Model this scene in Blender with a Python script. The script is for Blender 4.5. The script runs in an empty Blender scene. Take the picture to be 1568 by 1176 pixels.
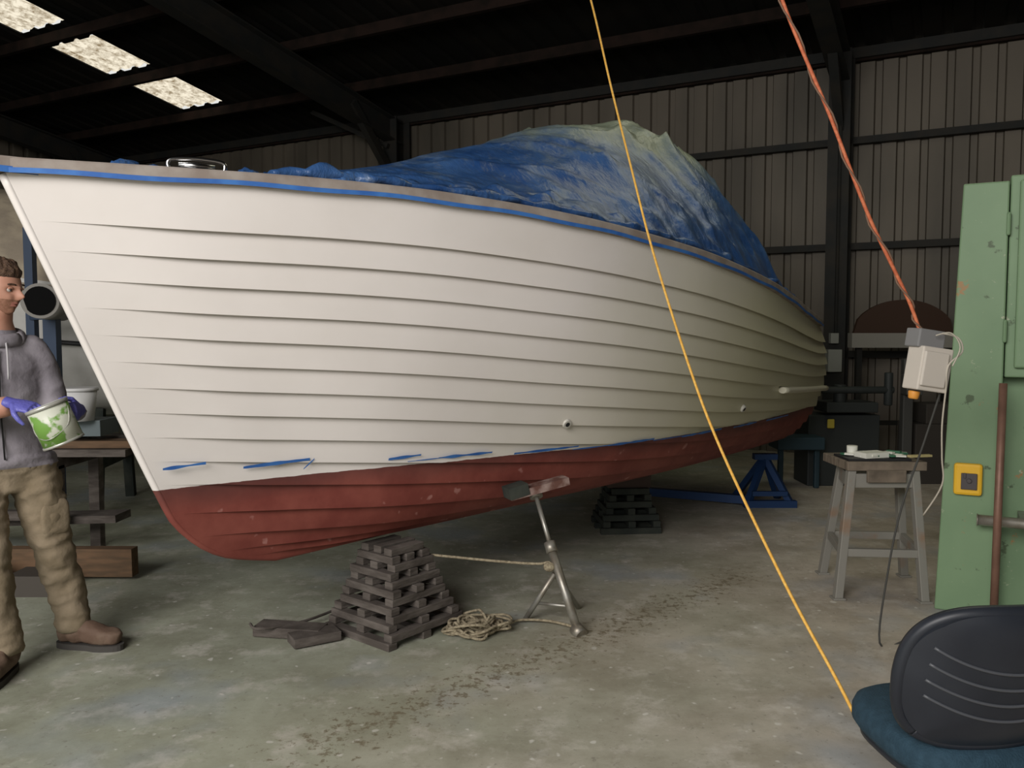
import bpy, math, random
import numpy as np
from mathutils import Vector, Matrix, noise
random.seed(4)
SC=bpy.context.scene
COL=SC.collection

# ------------------------------------------------------------ materials
def new_mat(name):
    m=bpy.data.materials.new(name); m.use_nodes=True
    nt=m.node_tree; return m,nt,nt.nodes['Principled BSDF']
def mat(name,c,rough=.6,metal=0,c2=None,scale=8,bump=0,bscale=None,lo=.4,hi=.65,detail=6,spec=.4,stretch=None):
    m,nt,b=new_mat(name)
    b.inputs['Roughness'].default_value=rough; b.inputs['Metallic'].default_value=metal
    b.inputs['Specular IOR Level'].default_value=spec
    b.inputs['Base Color'].default_value=(*c,1)
    tc=nt.nodes.new('ShaderNodeTexCoord'); src=tc.outputs['Object']
    if stretch:
        mp=nt.nodes.new('ShaderNodeMapping'); mp.inputs['Scale'].default_value=stretch
        nt.links.new(src,mp.inputs[0]); src=mp.outputs[0]
    if c2:
        n=nt.nodes.new('ShaderNodeTexNoise'); n.inputs['Scale'].default_value=scale; n.inputs['Detail'].default_value=detail
        nt.links.new(src,n.inputs['Vector'])
        r=nt.nodes.new('ShaderNodeValToRGB')
        r.color_ramp.elements[0].position=lo; r.color_ramp.elements[1].position=hi
        r.color_ramp.elements[0].color=(*c,1); r.color_ramp.elements[1].color=(*c2,1)
        nt.links.new(n.outputs['Fac'],r.inputs[0]); nt.links.new(r.outputs[0],b.inputs['Base Color'])
    if bump:
        n2=nt.nodes.new('ShaderNodeTexNoise'); n2.inputs['Scale'].default_value=bscale or scale*3; n2.inputs['Detail'].default_value=4
        nt.links.new(src,n2.inputs['Vector'])
        bp=nt.nodes.new('ShaderNodeBump'); bp.inputs['Strength'].default_value=bump; bp.inputs['Distance'].default_value=.02
        nt.links.new(n2.outputs['Fac'],bp.inputs['Height']); nt.links.new(bp.outputs[0],b.inputs['Normal'])
    return m

# ------------------------------------------------------------ mesh builder
class MB:
    def __init__(s): s.v=[];s.f=[];s.m=[];s.sm=[]
    def add(s,vs,fs,mi=0,smooth=True):
        o=len(s.v); s.v+= [tuple(x) for x in vs]
        for f in fs: s.f.append(tuple(i+o for i in f)); s.m.append(mi); s.sm.append(smooth)
    def box(s,c,size,rot=None,mi=0,taper=1.0):
        R=rot or Matrix.Identity(3); vs=[]
        for z in (-.5,.5):
            k=taper if z>0 else 1
            for x,y in ((-.5,-.5),(.5,-.5),(.5,.5),(-.5,.5)):
                vs.append(Vector(c)+R@Vector((x*size[0]*k,y*size[1]*k,z*size[2])))
        s.add(vs,[(3,2,1,0),(4,5,6,7),(0,1,5,4),(1,2,6,5),(2,3,7,6),(3,0,4,7)],mi,False)
    def beam(s,a,b,w,h,mi=0,up=(0,0,1)):
        a=Vector(a);b=Vector(b);d=b-a;L=d.length;x=d.normalized();u=Vector(up)
        if abs(x.dot(u))>.98:u=Vector((0,1,0))
        y=u.cross(x).normalized();z=x.cross(y)
        R=Matrix((x,y,z)).transposed(); s.box((a+b)/2,(L,w,h),R,mi)
    def loft(s,path,rad,ref=None,n=14,mi=0,caps=True,power=2.0):
        P=[Vector(p) for p in path];N=len(P);vs=[];cur=None
        for i in range(N):
            t=(P[min(i+1,N-1)]-P[max(i-1,0)])
            t=t.normalized() if t.length>1e-9 else Vector((0,0,1))
            if ref is not None: r=Vector(ref)
            elif cur is None:
                r=Vector((0,0,1)) if abs(t.z)<.95 else Vector((0,1,0))
            else: r=cur
            sd=r.cross(t).normalized(); up=t.cross(sd); cur=up
            rr=rad[i] if isinstance(rad,list) else rad
            rx,ry=rr if isinstance(rr,tuple) else (rr,rr)
            for k in range(n):
                a=2*math.pi*k/n; ca,sa=math.cos(a),math.sin(a)
                if power!=2:
                    ca=math.copysign(abs(ca)**(2/power),ca); sa=math.copysign(abs(sa)**(2/power),sa)
                vs.append(P[i]+sd*ca*rx+up*sa*ry)
        fs=[]
        for i in range(N-1):
            for k in range(n):
                a=i*n+k;b=i*n+(k+1)%n; fs.append((a,b,b+n,a+n))
        s.add(vs,fs,mi,True)
        if caps:
            o=len(s.v)-N*n
            s.f.append(tuple(o+k for k in reversed(range(n))));s.m.append(mi);s.sm.append(False)
            s.f.append(tuple(o+(N-1)*n+k for k in range(n)));s.m.append(mi);s.sm.append(False)
    def cyl(s,a,b,r,r2=None,n=20,mi=0): s.loft([a,b],[r,r if r2 is None else r2],n=n,mi=mi)
    def ell(s,c,r,mi=0,n=16,fn=None,R=None):
        vs=[];fs=[]
        R=R or Matrix.Identity(3)
        for i in range(n+1):
            th=math.pi*i/n
            for k in range(2*n):
                ph=math.pi*k/n
                p=Vector((math.sin(th)*math.cos(ph),math.sin(th)*math.sin(ph),math.cos(th)))
                q=fn(p) if fn else Vector((p.x*r[0],p.y*r[1],p.z*r[2]))
                vs.append(Vector(c)+R@q)
        for i in range(n):
            for k in range(2*n):
                a=i*2*n+k;b=i*2*n+(k+1)%(2*n); fs.append((a,a+2*n,b+2*n,b))
        s.add(vs,fs,mi,True)
    def obj(s,name,mats,parent=None,bevel=0,loc=None):
        me=bpy.data.meshes.new(name); me.from_pydata(s.v,[],s.f)
        for m in mats: me.materials.append(m)
        me.polygons.foreach_set('material_index',s.m); me.polygons.foreach_set('use_smooth',s.sm); me.update()
        o=bpy.data.objects.new(name,me); COL.objects.link(o)
        if loc: o.location=loc
        if parent: o.parent=parent
        if bevel:
            b=o.modifiers.new('bev','BEVEL'); b.width=bevel; b.segments=2; b.limit_method='ANGLE'; b.angle_limit=math.radians(50)
        return o
def empty(name,loc=(0,0,0),rz=0):
    e=bpy.data.objects.new(name,None); COL.objects.link(e); e.location=loc; e.rotation_euler=(0,0,rz); return e
def cub(xs,ys,x):
    n=len(xs)
    if x<=xs[0]: return ys[0]
    if x>=xs[-1]: return ys[-1]
    i=0
    while x>xs[i+1]: i+=1
    def sl(j):
        if j<=0: return (ys[1]-ys[0])/(xs[1]-xs[0])
        if j>=n-1: return (ys[-1]-ys[-2])/(xs[-1]-xs[-2])
        return (ys[j+1]-ys[j-1])/(xs[j+1]-xs[j-1])
    h=xs[i+1]-xs[i];t=(x-xs[i])/h
    return (2*t**3-3*t*t+1)*ys[i]+(t**3-2*t*t+t)*h*sl(i)+(-2*t**3+3*t*t)*ys[i+1]+(t**3-t*t)*h*sl(i+1)
def smooth_path(pts,k=6):
    P=[Vector(p) for p in pts];out=[]
    for i in range(len(P)-1):
        p0=P[max(i-1,0)];p1=P[i];p2=P[i+1];p3=P[min(i+2,len(P)-1)]
        for j in range(k):
            t=j/k
            out.append(.5*((2*p1)+(p2-p0)*t+(2*p0-5*p1+4*p2-p3)*t*t+(3*p1-p0-3*p2+p3)*t**3))
    out.append(P[-1]);return out
def sstep(a,b,x):
    t=min(max((x-a)/(b-a),0),1);return t*t*(3-2*t)

# ------------------------------------------------------------ camera
cam=bpy.data.cameras.new('camera'); co=bpy.data.objects.new('camera',cam); COL.objects.link(co)
co.location=(0,0,1.5); co.rotation_euler=(math.radians(86.5),0,0)
cam.sensor_width=36; cam.lens=36*1274/1568; cam.clip_end=200
SC.camera=co
SC.view_settings.view_transform='Standard'

# ------------------------------------------------------------ building frame (t along back wall, q inward)
W0=Vector((3.69,10.3,0)); WT=Vector((.883,-.47,0)).normalized()
WN=Vector((WT.y,-WT.x,0))   # inward
def B(t,q,z): return W0+WT*t+WN*q+Vector((0,0,z))
def roofz(q): return 4.85+.15*q if q<11 else 4.85+1.65-.15*(q-11)
m_sheet=mat('steel_sheet',(.135,.115,.088),.6,.1,c2=(.08,.07,.054),scale=1.2,stretch=(1,1,.3),bump=.05)
m_dark=mat('dark_steel',(.014,.015,.014),.75,.1,c2=(.024,.021,.016),scale=4)
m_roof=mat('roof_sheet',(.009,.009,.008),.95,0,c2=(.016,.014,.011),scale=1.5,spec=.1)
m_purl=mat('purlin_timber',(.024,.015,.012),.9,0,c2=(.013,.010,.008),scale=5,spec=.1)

def sheet(name,fn,t0,t1,zlo,zhi,pitch=.25,depth=.04,m=m_sheet):
    mb=MB();n=int((t1-t0)/pitch);vs=[];prof=[(0,0),(.62,0),(.68,1),(.94,1)]
    cols=[]
    for i in range(n+1):
        for x,d in prof: cols.append((t0+(i+x)*pitch,d*depth))
    for t,d in cols:
        vs.append(fn(t,d,zlo(t))); vs.append(fn(t,d,zhi(t)))
    fs=[(2*i,2*i+2,2*i+3,2*i+1) for i in range(len(cols)-1)]
    mb.add(vs,fs,0,False); return mb.obj(name,[m])
sheet('wall_back',lambda t,d,z:B(t,-d,z),-13,9.5,lambda t:0,lambda t:4.8)
sheet('wall_left',lambda q,d,z:B(-13-d,q,z),0,18,lambda t:0,lambda q:roofz(q))
sheet('wall_right',lambda q,d,z:B(9.5+d,q,z),0,18,lambda t:0,lambda q:roofz(q))
mb=MB()
SK0,SK1=-9.42,-8.47
sky=[(1.38,2.32),(2.68,3.55),(3.95,5.35)]
def roofstrip(t0,t1,qs):
    p=.3;n=max(1,int(round((t1-t0)/p)))
    for i in range(n):
        a=t0+(t1-t0)*i/n;w=(t1-t0)/n
        for (qa,qb) in qs:
            x=[(a,0),(a+w*.6,0),(a+w*.7,.035),(a+w*.93,.035),(a+w,0)]
            vs=[]
            for tt,d in x:
                vs.append(B(tt,qa,roofz(qa)+d));vs.append(B(tt,qb,roofz(qb)+d))
            mb.add(vs,[(2*k,2*k+1,2*k+3,2*k+2) for k in range(4)],0,False)
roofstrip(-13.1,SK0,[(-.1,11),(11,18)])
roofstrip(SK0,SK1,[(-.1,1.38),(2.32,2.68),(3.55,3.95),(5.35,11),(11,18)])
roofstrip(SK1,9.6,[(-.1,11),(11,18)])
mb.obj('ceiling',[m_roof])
m,nt,b=new_mat('skylight_sheet')
em=nt.nodes.new('ShaderNodeEmission');ns=nt.nodes.new('ShaderNodeTexNoise');ns.inputs['Scale'].default_value=9;ns.inputs['Detail'].default_value=8;ns.inputs['Roughness'].default_value=.7
cr=nt.nodes.new('ShaderNodeValToRGB');cr.color_ramp.elements[0].position=.33;cr.color_ramp.elements[1].position=.58
cr.color_ramp.elements[0].color=(.22,.15,.07,1);cr.color_ramp.elements[1].color=(.97,.88,.70,1)
tc=nt.nodes.new('ShaderNodeTexCoord')
nt.links.new(tc.outputs['Object'],ns.inputs['Vector']);nt.links.new(ns.outputs['Fac'],cr.inputs[0]);nt.links.new(cr.outputs[0],em.inputs[0])
em.inputs[1].default_value=1.0
nt.links.new(em.outputs[0],nt.nodes['Material Output'].inputs[0])
m_sky=m
for i,(qa,qb) in enumerate(sky):
    mb=MB();vs=[]
    for k in range(13):
        t=SK0+(SK1-SK0)*k/12;d=.02+(.03 if k%3==1 else 0)
        vs+=[B(t,qa,roofz(qa)+d),B(t,qb,roofz(qb)+d)]
    mb.add(vs,[(2*k,2*k+1,2*k+3,2*k+2) for k in range(12)],0,False)
    mb.obj('window_%d'%(i+1),[m_sky])
fr=empty('steel_frame')
mb=MB()
for k in range(14):
    q=.05+1.27*k
    if q>17.5:break
    mb.beam(B(-13,q,roofz(q)-.1),B(9.5,q,roofz(q)-.1),.07,.13)
mb.obj('purlins',[m_purl],fr)
mb=MB()
def ibeam(a,b,w,h,up):
    a=Vector(a);b=Vector(b);u=Vector(up).normalized()
    mb.beam(a+u*h/2,b+u*h/2,w,.02,up=up);mb.beam(a-u*h/2,b-u*h/2,w,.02,up=up);mb.beam(a,b,.015,h,up=up)
for t in (-12.3,-6.02,.33,6.7):
    ibeam(B(t,.28,0),B(t,.28,4.75),.24,.34,WN)
    ibeam(B(t,.3,roofz(.3)-.36),B(t,11,roofz(11)-.36),.2,.32,(0,0,1))
    ibeam(B(t,11,roofz(11)-.36),B(t,18,roofz(18)-.36),.2,.32,(0,0,1))
    mb.beam(B(t,.4,3.85),B(t,1.35,4.75),.1,.12)
mb.beam(B(-6.02,.5,4.3),B(-7.4,.6,4.95),.07,.07)
mb.obj('portal_frames',[m_dark],fr)
mb=MB()
for z in (1.25,2.53,3.77):
    mb.beam(B(-13,.07,z),B(9.5,.07,z),.1,.08)
mb.beam(B(-13,.07,4.78),B(9.5,.07,4.78),.12,.12)
for z in (1.25,2.53,3.77,5):
    mb.beam(B(-12.93,0,z),B(-12.93,18,z),.1,.08)
mb.obj('girts',[m_dark],fr)

# ------------------------------------------------------------ floor
m,nt,b=new_mat('concrete_floor');L=nt.links;N=nt.nodes
tc=N.new('ShaderNodeTexCoord')
def nz(sc,det=6,src=None,rough=.6):
    n=N.new('ShaderNodeTexNoise');n.inputs['Scale'].default_value=sc;n.inputs['Detail'].default_value=det;n.inputs['Roughness'].default_value=rough
    L.new(src or tc.outputs['Object'],n.inputs['Vector']);return n.outputs['Fac']
def ramp(f,p0,p1,c0=(0,0,0),c1=(1,1,1)):
    r=N.new('ShaderNodeValToRGB');r.color_ramp.elements[0].position=p0;r.color_ramp.elements[1].position=p1
    r.color_ramp.elements[0].color=(*c0,1);r.color_ramp.elements[1].color=(*c1,1);L.new(f,r.inputs[0]);return r.outputs[0]
def mix(f,a,bb,mode='MIX'):
    x=N.new('ShaderNodeMix');x.data_type='RGBA';x.blend_type=mode
    for s,val in ((0,f),(6,a),(7,bb)):
        if isinstance(val,(int,float)): x.inputs[s].default_value=val
        elif isinstance(val,tuple): x.inputs[s].default_value=(*val,1)
        else: L.new(val,x.inputs[s])
    return x.outputs[2]
def math_(op,a,bb=None):
    x=N.new('ShaderNodeMath');x.operation=op
    for s,val in ((0,a),(1,bb)):
        if val is None: continue
        if isinstance(val,(int,float)): x.inputs[s].default_value=val
        else: L.new(val,x.inputs[s])
    return x.outputs[0]
sep=N.new('ShaderNodeSeparateXYZ');L.new(tc.outputs['Object'],sep.inputs[0])
gx=math_('ADD',math_('MULTIPLY',sep.outputs[0],.28),math_('MULTIPLY',sep.outputs[1],-.10))
gx=math_('ADD',gx,math_('ADD',math_('MULTIPLY',nz(.7,4),1.2),.05))
base=mix(ramp(gx,.1,.8),(.41,.43,.34),(.55,.49,.42))
base=mix(ramp(nz(1.6,9,rough=.72),.38,.60),base,mix(1.0,base,(.68,.665,.63),'MULTIPLY'))
base=mix(math_('MULTIPLY',ramp(nz(4.5,8,rough=.7),.52,.66),.55),base,(.66,.63,.57))
base=mix(math_('MULTIPLY',ramp(nz(1.1,3),.54,.68),.45),base,(.31,.37,.45))
base=mix(math_('MULTIPLY',ramp(nz(7,7,rough=.7),.58,.70),.45),base,(.24,.22,.17))
base=mix(math_('MULTIPLY',ramp(nz(30,4,rough=.7),.60,.68),.6),base,(.20,.185,.15))
base=mix(math_('MULTIPLY',ramp(nz(22,2,rough=.3),.70,.76),.6),base,(.75,.74,.69))
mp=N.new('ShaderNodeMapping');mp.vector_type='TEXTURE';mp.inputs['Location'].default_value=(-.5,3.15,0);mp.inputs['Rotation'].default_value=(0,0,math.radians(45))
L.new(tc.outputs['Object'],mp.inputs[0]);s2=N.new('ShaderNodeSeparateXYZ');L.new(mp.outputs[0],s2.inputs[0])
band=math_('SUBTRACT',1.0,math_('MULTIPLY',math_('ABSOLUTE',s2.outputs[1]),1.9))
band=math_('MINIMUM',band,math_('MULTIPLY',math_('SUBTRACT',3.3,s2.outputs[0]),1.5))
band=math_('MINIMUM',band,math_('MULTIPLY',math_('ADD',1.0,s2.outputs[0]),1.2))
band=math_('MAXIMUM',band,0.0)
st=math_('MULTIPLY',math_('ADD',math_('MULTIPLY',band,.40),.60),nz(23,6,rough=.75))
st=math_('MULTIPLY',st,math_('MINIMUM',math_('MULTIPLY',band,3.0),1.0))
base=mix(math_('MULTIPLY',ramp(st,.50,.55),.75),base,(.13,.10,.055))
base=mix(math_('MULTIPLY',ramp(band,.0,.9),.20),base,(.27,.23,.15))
L.new(base,b.inputs['Base Color']);b.inputs['Roughness'].default_value=.55;b.inputs['Specular IOR Level'].default_value=.35
bp=N.new('ShaderNodeBump');bp.inputs['Strength'].default_value=.2;bp.inputs['Distance'].default_value=.008;L.new(nz(12,8),bp.inputs['Height']);L.new(bp.outputs[0],b.inputs['Normal'])
m_floor=m
mb=MB();mb.box((0,6,-.05),(60,60,.1));mb.obj('floor',[m_floor])

# ------------------------------------------------------------ main boat
TH=math.radians(50)
boat=empty('clinker_motor_boat',(-1.45,3.37,0),TH)
LEN=5.7
gs=[-.527,0,.5,1,1.7,2.5,3.0,3.5,4,4.5,5.1,5.7]
gb=[.02,.28,.50,.70,.93,1.08,1.11,1.10,1.04,.95,.82,.64]
gz=[2.06,2.067,2.07,2.056,2.003,1.914,1.848,1.778,1.708,1.640,1.580,1.56]
ws=[0,.523,1.03,1.68,2.3,3.0,3.55,4.6,5.7]; wb=[.02,.11,.28,.463,.64,.73,.75,.71,.6]
ZW=.86
def ctrl(u):
    S=lambda s0:s0*(1-u)+LEN*u
    G=(S(-.527),cub(gs,gb,S(-.527)),cub(gs,gz,S(-.527)))
    W=(S(0),cub(ws,wb,S(0)),ZW)
    bul=.07*sstep(0,.35,u)
    M=((G[0]+W[0])/2+.0,(G[1]+W[1])/2+bul,(G[2]+W[2])/2)
    zk=.465
    k=max(W[1]-.02,0)
    B1=(S(.10),.02+.70*k,.68*(1-sstep(0,.2,u))+.625*sstep(0,.2,u))
    B2=(S(.28),.02+.34*k,.54*(1-sstep(0,.2,u))+.525*sstep(0,.2,u))
    K=(S(.55),.022,zk)
    return [G,M,W,B1,B2,K]
secs={}
def section(u):
    u=round(u,5)
    if u in secs: return secs[u]
    C=smooth_path([Vector(c) for c in ctrl(u)],10)
    P=np.array([tuple(c) for c in C]);d=np.r_[0,np.cumsum(np.linalg.norm(np.diff(P,axis=0),axis=1))]
    dw=d[20];tw=np.interp(u,[0,.3,.6,1],[.71,.62,.54,.46])
    T=np.where(d<=dw,d/dw*tw,tw+(d-dw)/(d[-1]-dw)*(1-tw))
    secs[u]=(T,P);return secs[u]
def surf(u,t):
    T,P=section(u);return Vector([float(np.interp(t,T,P[:,i])) for i in range(3)])
def loc(p,side=1): return Vector((p[0],-side*p[1],p[2]))
def normal(u,t):
    e=.004;a=surf(min(u+e,1),t)-surf(max(u-e,0),t);c=surf(u,min(t+.012,1))-surf(u,max(t-.012,0))
    n=a.cross(c)
    if n.length<1e-9:return Vector((0,1,0))
    n.normalize()
    return n if n.y>0 else -n
te=[0,1.55/16.55]
while te[-1]<.999: te.append(te[-1]+1/16.55)
te[-1]=1.0
us=[ (i/80)**1.25 for i in range(81)]
def hull_mat(name,lap_shade):
    global L,N,tc
    m,nt,b=new_mat(name);L=nt.links;N=nt.nodes
    tc=N.new('ShaderNodeTexCoord');sep=N.new('ShaderNodeSeparateXYZ');L.new(tc.outputs['Object'],sep.inputs[0])
    zz=math_('ADD',sep.outputs[2],math_('MULTIPLY',math_('SUBTRACT',nz(9,3),.5),.012))
    msk=math_('GREATER_THAN',zz,ZW)
    white=mix(ramp(nz(1.5,5),.4,.65),(.78,.735,.70),(.735,.69,.65))
    aft=math_('ADD',sep.outputs[0],math_('MULTIPLY',sep.outputs[2],-.5))
    aft=math_('MULTIPLY',math_('ADD',aft,math_('MULTIPLY',nz(1.3,3),1.2)),.25)
    white=mix(ramp(aft,.34,.85),white,(.63,.605,.43))
    red=mix(ramp(nz(4,8),.4,.66),(.19,.040,.030),(.28,.075,.055))
    red=mix(math_('MULTIPLY',ramp(nz(14,3,rough=.4),.70,.75),.6),red,(.5,.25,.22))
    bandz=math_('MULTIPLY',ramp(math_('ADD',zz,math_('MULTIPLY',nz(3,5),.12)),.82,.92),.7)
    red=mix(bandz,red,(.075,.030,.028))
    if lap_shade:   # shadow line under each plank lap, painted in as darker colour
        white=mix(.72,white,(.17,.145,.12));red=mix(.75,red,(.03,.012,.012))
    L.new(mix(msk,red,white),b.inputs['Base Color'])
    L.new(math_('ADD',math_('MULTIPLY',msk,-.22),.62),b.inputs['Roughness'])
    return m
m_hull=hull_mat('hull_paint',False); m_land=hull_mat('hull_paint_shaded_lands',True)
m_prim=mat('primer_rail',(.25,.205,.175),.75,0,c2=(.34,.30,.265),scale=9)
m_tape=mat('blue_masking_tape',(.03,.12,.40),.6,0,c2=(.05,.18,.5),scale=12)
m_steel=mat('stainless',(.6,.6,.6),.2,1)
m_blk=mat('black_rubber',(.015,.015,.016),.6)
LAP=.031
def lapf(u): return LAP*sstep(.004,.085,u)*(1-.25*u)
mb=MB()
for side in (1,-1):
    for i in range(len(te)-1):
        ta,tb=te[i]-(.006 if i else 0),te[i+1];rows=5;vs=[]
        for j in range(rows):
            fj=j/(rows-1);t=ta+(tb-ta)*fj
            for u in us:
                lap=lapf(u)
                if i==len(te)-2: lap=0
                p=surf(u,t)+normal(u,t)*(lap*fj)
                vs.append(loc(p,side))
        n=len(us);fs=[]
        for j in range(rows-1):
            for k in range(n-1):
                q=(j*n+k,j*n+k+1,(j+1)*n+k+1,(j+1)*n+k)
                fs.append(q if side==1 else q[::-1])
        mb.add(vs,fs,0,True)
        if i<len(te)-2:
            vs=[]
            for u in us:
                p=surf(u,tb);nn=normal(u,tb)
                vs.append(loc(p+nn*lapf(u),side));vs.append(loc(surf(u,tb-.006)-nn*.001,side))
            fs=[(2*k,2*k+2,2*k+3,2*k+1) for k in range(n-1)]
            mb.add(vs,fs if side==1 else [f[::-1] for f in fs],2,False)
ring=[loc(surf(1,k/20)) for k in range(21)]+[loc(surf(1,k/20),-1) for k in range(20,-1,-1)]
mb.add(ring,[tuple(range(len(ring)))],0,False)
vs=[]
for u in us:
    g=surf(u,0)
    for c in np.linspace(-1,1,9): vs.append(Vector((g.x,c*g.y,g.z+.05*(1-c*c))))
mb.add(vs,[(i*9+k,i*9+k+1,(i+1)*9+k+1,(i+1)*9+k) for i in range(len(us)-1) for k in range(8)],1,True)
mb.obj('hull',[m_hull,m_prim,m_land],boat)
mb=MB()
st=[surf(0,t) for t in np.linspace(0,1,40)]
st=[Vector((p.x-.002,0,p.z)) for p in st]+[Vector((1.0,0,.463)),Vector((3.0,0,.463)),Vector((5.65,0,.463))]
mb.loft(st,(.016,.021),ref=(0,1,0),n=12)
mb.obj('stem_and_keel',[m_hull],boat)
# rail
mb=MB();mt=MB()
for side in (1,-1):
    vs=[];vt=[]
    for u in us:
        g=surf(u,0);gn=(surf(min(u+.01,1),0)-surf(max(u-.01,0),0));nrm=Vector((-gn.y,gn.x,0)).normalized()
        for o,z in ((-.03,.0),(.026,.0),(.030,.006),(.030,.046),(.024,.053),(-.035,.057)):
            q=g+nrm*o;q.y=max(q.y,0.0);vs.append(loc((q.x,q.y,q.z+z),side))
        wob=.003*math.sin(u*70)
        for o,z in ((.0335,-.003+wob),(.0335,.015+wob)):
            q=g+nrm*o;vt.append(loc((q.x,q.y,q.z+z),side))
    n=len(us)
    mb.add(vs,[(k*6+j,k*6+(j+1)%6,(k+1)*6+(j+1)%6,(k+1)*6+j) for k in range(n-1) for j in range(6)],0,False)
    mt.add(vt,[(2*k,2*k+2,2*k+3,2*k+1) for k in range(n-1)],0,True)
mb.add([(-.58,-.045,2.062),(-.58,.045,2.062),(-.44,.07,2.062),(-.44,-.07,2.062),(-.58,-.045,2.114),(-.58,.045,2.114),(-.44,.07,2.116),(-.44,-.07,2.116)],[(3,2,1,0),(4,5,6,7),(0,1,5,4),(1,2,6,5),(2,3,7,6),(3,0,4,7)],0,False)
vt=[(-.583,.046,2.058),(-.583,.046,2.08),(-.583,-.046,2.058),(-.583,-.046,2.08),(-.44,-.073,2.058),(-.44,-.073,2.08)]
mt.add(vt,[(0,2,3,1),(2,4,5,3)],0,False)
mb.obj('gunwale_rail',[m_prim],boat,bevel=.004)
def find_t(u,z):
    lo,hi=0,1
    for _ in range(24):
        md=(lo+hi)/2
        if surf(u,md).z>z: lo=md
        else: hi=md
    return lo
def hullpt(s,z,side=1,off=0):
    u=max(s,0)/LEN
    for _ in range(8):
        t=find_t(u,z);p=surf(u,t);u=min(max(u+(s-p.x)/LEN,0),1)
    return p+normal(u,t)*off,normal(u,t)
for (s0,s1,z0,z1,w) in [(0.0,.17,.955,.965,.012),(.33,.62,.93,.945,.015),(.98,1.14,.915,.925,.014),(1.24,1.54,.90,.905,.013),(1.68,2.08,.885,.895,.014),(2.3,2.7,.88,.885,.013),(3.0,3.5,.872,.878,.015),(3.7,4.1,.870,.873,.013),(.60,.64,.90,.945,.009),(1.08,1.3,.895,.90,.006),(2.05,2.35,.878,.882,.008),(2.7,3.0,.874,.876,.007),(4.3,4.8,.868,.868,.012)]:
    vs=[];k=20
    for i in range(k+1):
        f=i/k;s=s0+(s1-s0)*f;z=z0+(z1-z0)*f;ww=w*(.7+.9*noise.noise(Vector((s*14,z,0)))+.3*math.sin(f*3.1))
        for dz in (-ww/2,ww/2):
            p,_=hullpt(s,z+dz,1,.033);vs.append(loc(p))
    mt.add(vs,[(2*i,2*i+2,2*i+3,2*i+1) for i in range(k)],0,True)
mt.obj('masking_tape',[m_tape],boat)
mb=MB()
for s,z in ((1.93,1.03),(3.68,1.0)):
    p,nn=hullpt(s,z);p=loc(p);nn=Vector((nn.x,-nn.y,nn.z))
    mb.cyl(p,p+nn*.036,.028,.024,mi=0);mb.cyl(p+nn*.036,p+nn*.038,.013,mi=1)
pts=[]
for s in np.linspace(4.25,5.72,16):
    p,_=hullpt(min(float(s),5.69),1.10-.07*(s-4.25)/1.4,1,.035);pts.append(loc((s,p.y,p.z)))
mb.loft(pts,(.030,.024),n=10,mi=2)
mb.obj('skin_fittings',[mat('fitting_white',(.6,.58,.52),.4),m_blk,mat('strake_white',(.66,.63,.5),.5)],boat)
mb=MB()
def gloc(s,inn,dz): 
    return Vector((s,-(cub(gs,gb,s)-inn),cub(gs,gz,s)+.055+dz))
mb.loft(smooth_path([gloc(-.03,.05,.0),gloc(-.03,.05,.035),gloc(.03,.05,.045),gloc(.09,.05,.045),gloc(.15,.05,.035),gloc(.15,.05,0)],5),.008,n=8)
mb.beam(gloc(-.06,.05,0),gloc(.18,.05,0),.05,.012)
mb.loft([gloc(.0,.05,.02),gloc(.12,.05,.02)],.012,n=8)
mb.obj('fairlead',[m_steel],boat)

# ------------------------------------------------------------ tarp
m,nt,b=new_mat('blue_tarp');L=nt.links;N=nt.nodes
tc=N.new('ShaderNodeTexCoord')
sep=N.new('ShaderNodeSeparateXYZ');L.new(tc.outputs['Object'],sep.inputs[0])
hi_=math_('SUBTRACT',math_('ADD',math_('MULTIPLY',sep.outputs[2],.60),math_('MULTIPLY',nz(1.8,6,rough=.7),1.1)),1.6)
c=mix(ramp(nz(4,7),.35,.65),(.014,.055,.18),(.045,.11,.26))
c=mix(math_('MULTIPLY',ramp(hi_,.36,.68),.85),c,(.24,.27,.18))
c=mix(math_('MULTIPLY',ramp(nz(9,8,rough=.75),.56,.70),.5),c,(.22,.27,.32))
L.new(c,b.inputs['Base Color']);b.inputs['Roughness'].default_value=.32;b.inputs['Specular IOR Level'].default_value=.5
bp=N.new('ShaderNodeBump');bp.inputs['Strength'].default_value=.55;bp.inputs['Distance'].default_value=.035
mp=N.new('ShaderNodeMapping');mp.inputs['Scale'].default_value=(2.2,1.0,1.0);mp.inputs['Rotation'].default_value=(0,0,.5);L.new(tc.outputs['Object'],mp.inputs[0])
L.new(nz(5,6,mp.outputs[0]),bp.inputs['Height']);L.new(bp.outputs[0],b.inputs['Normal'])
m_tarp=m
hs=[.35,.8,1.28,1.77,2.36,3.0,3.4,3.75,4.0,4.25,4.5,5.0,5.6]
hz=[2.13,2.25,2.37,2.53,2.73,2.88,2.91,2.85,2.62,2.22,1.90,1.76,1.68]
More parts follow.
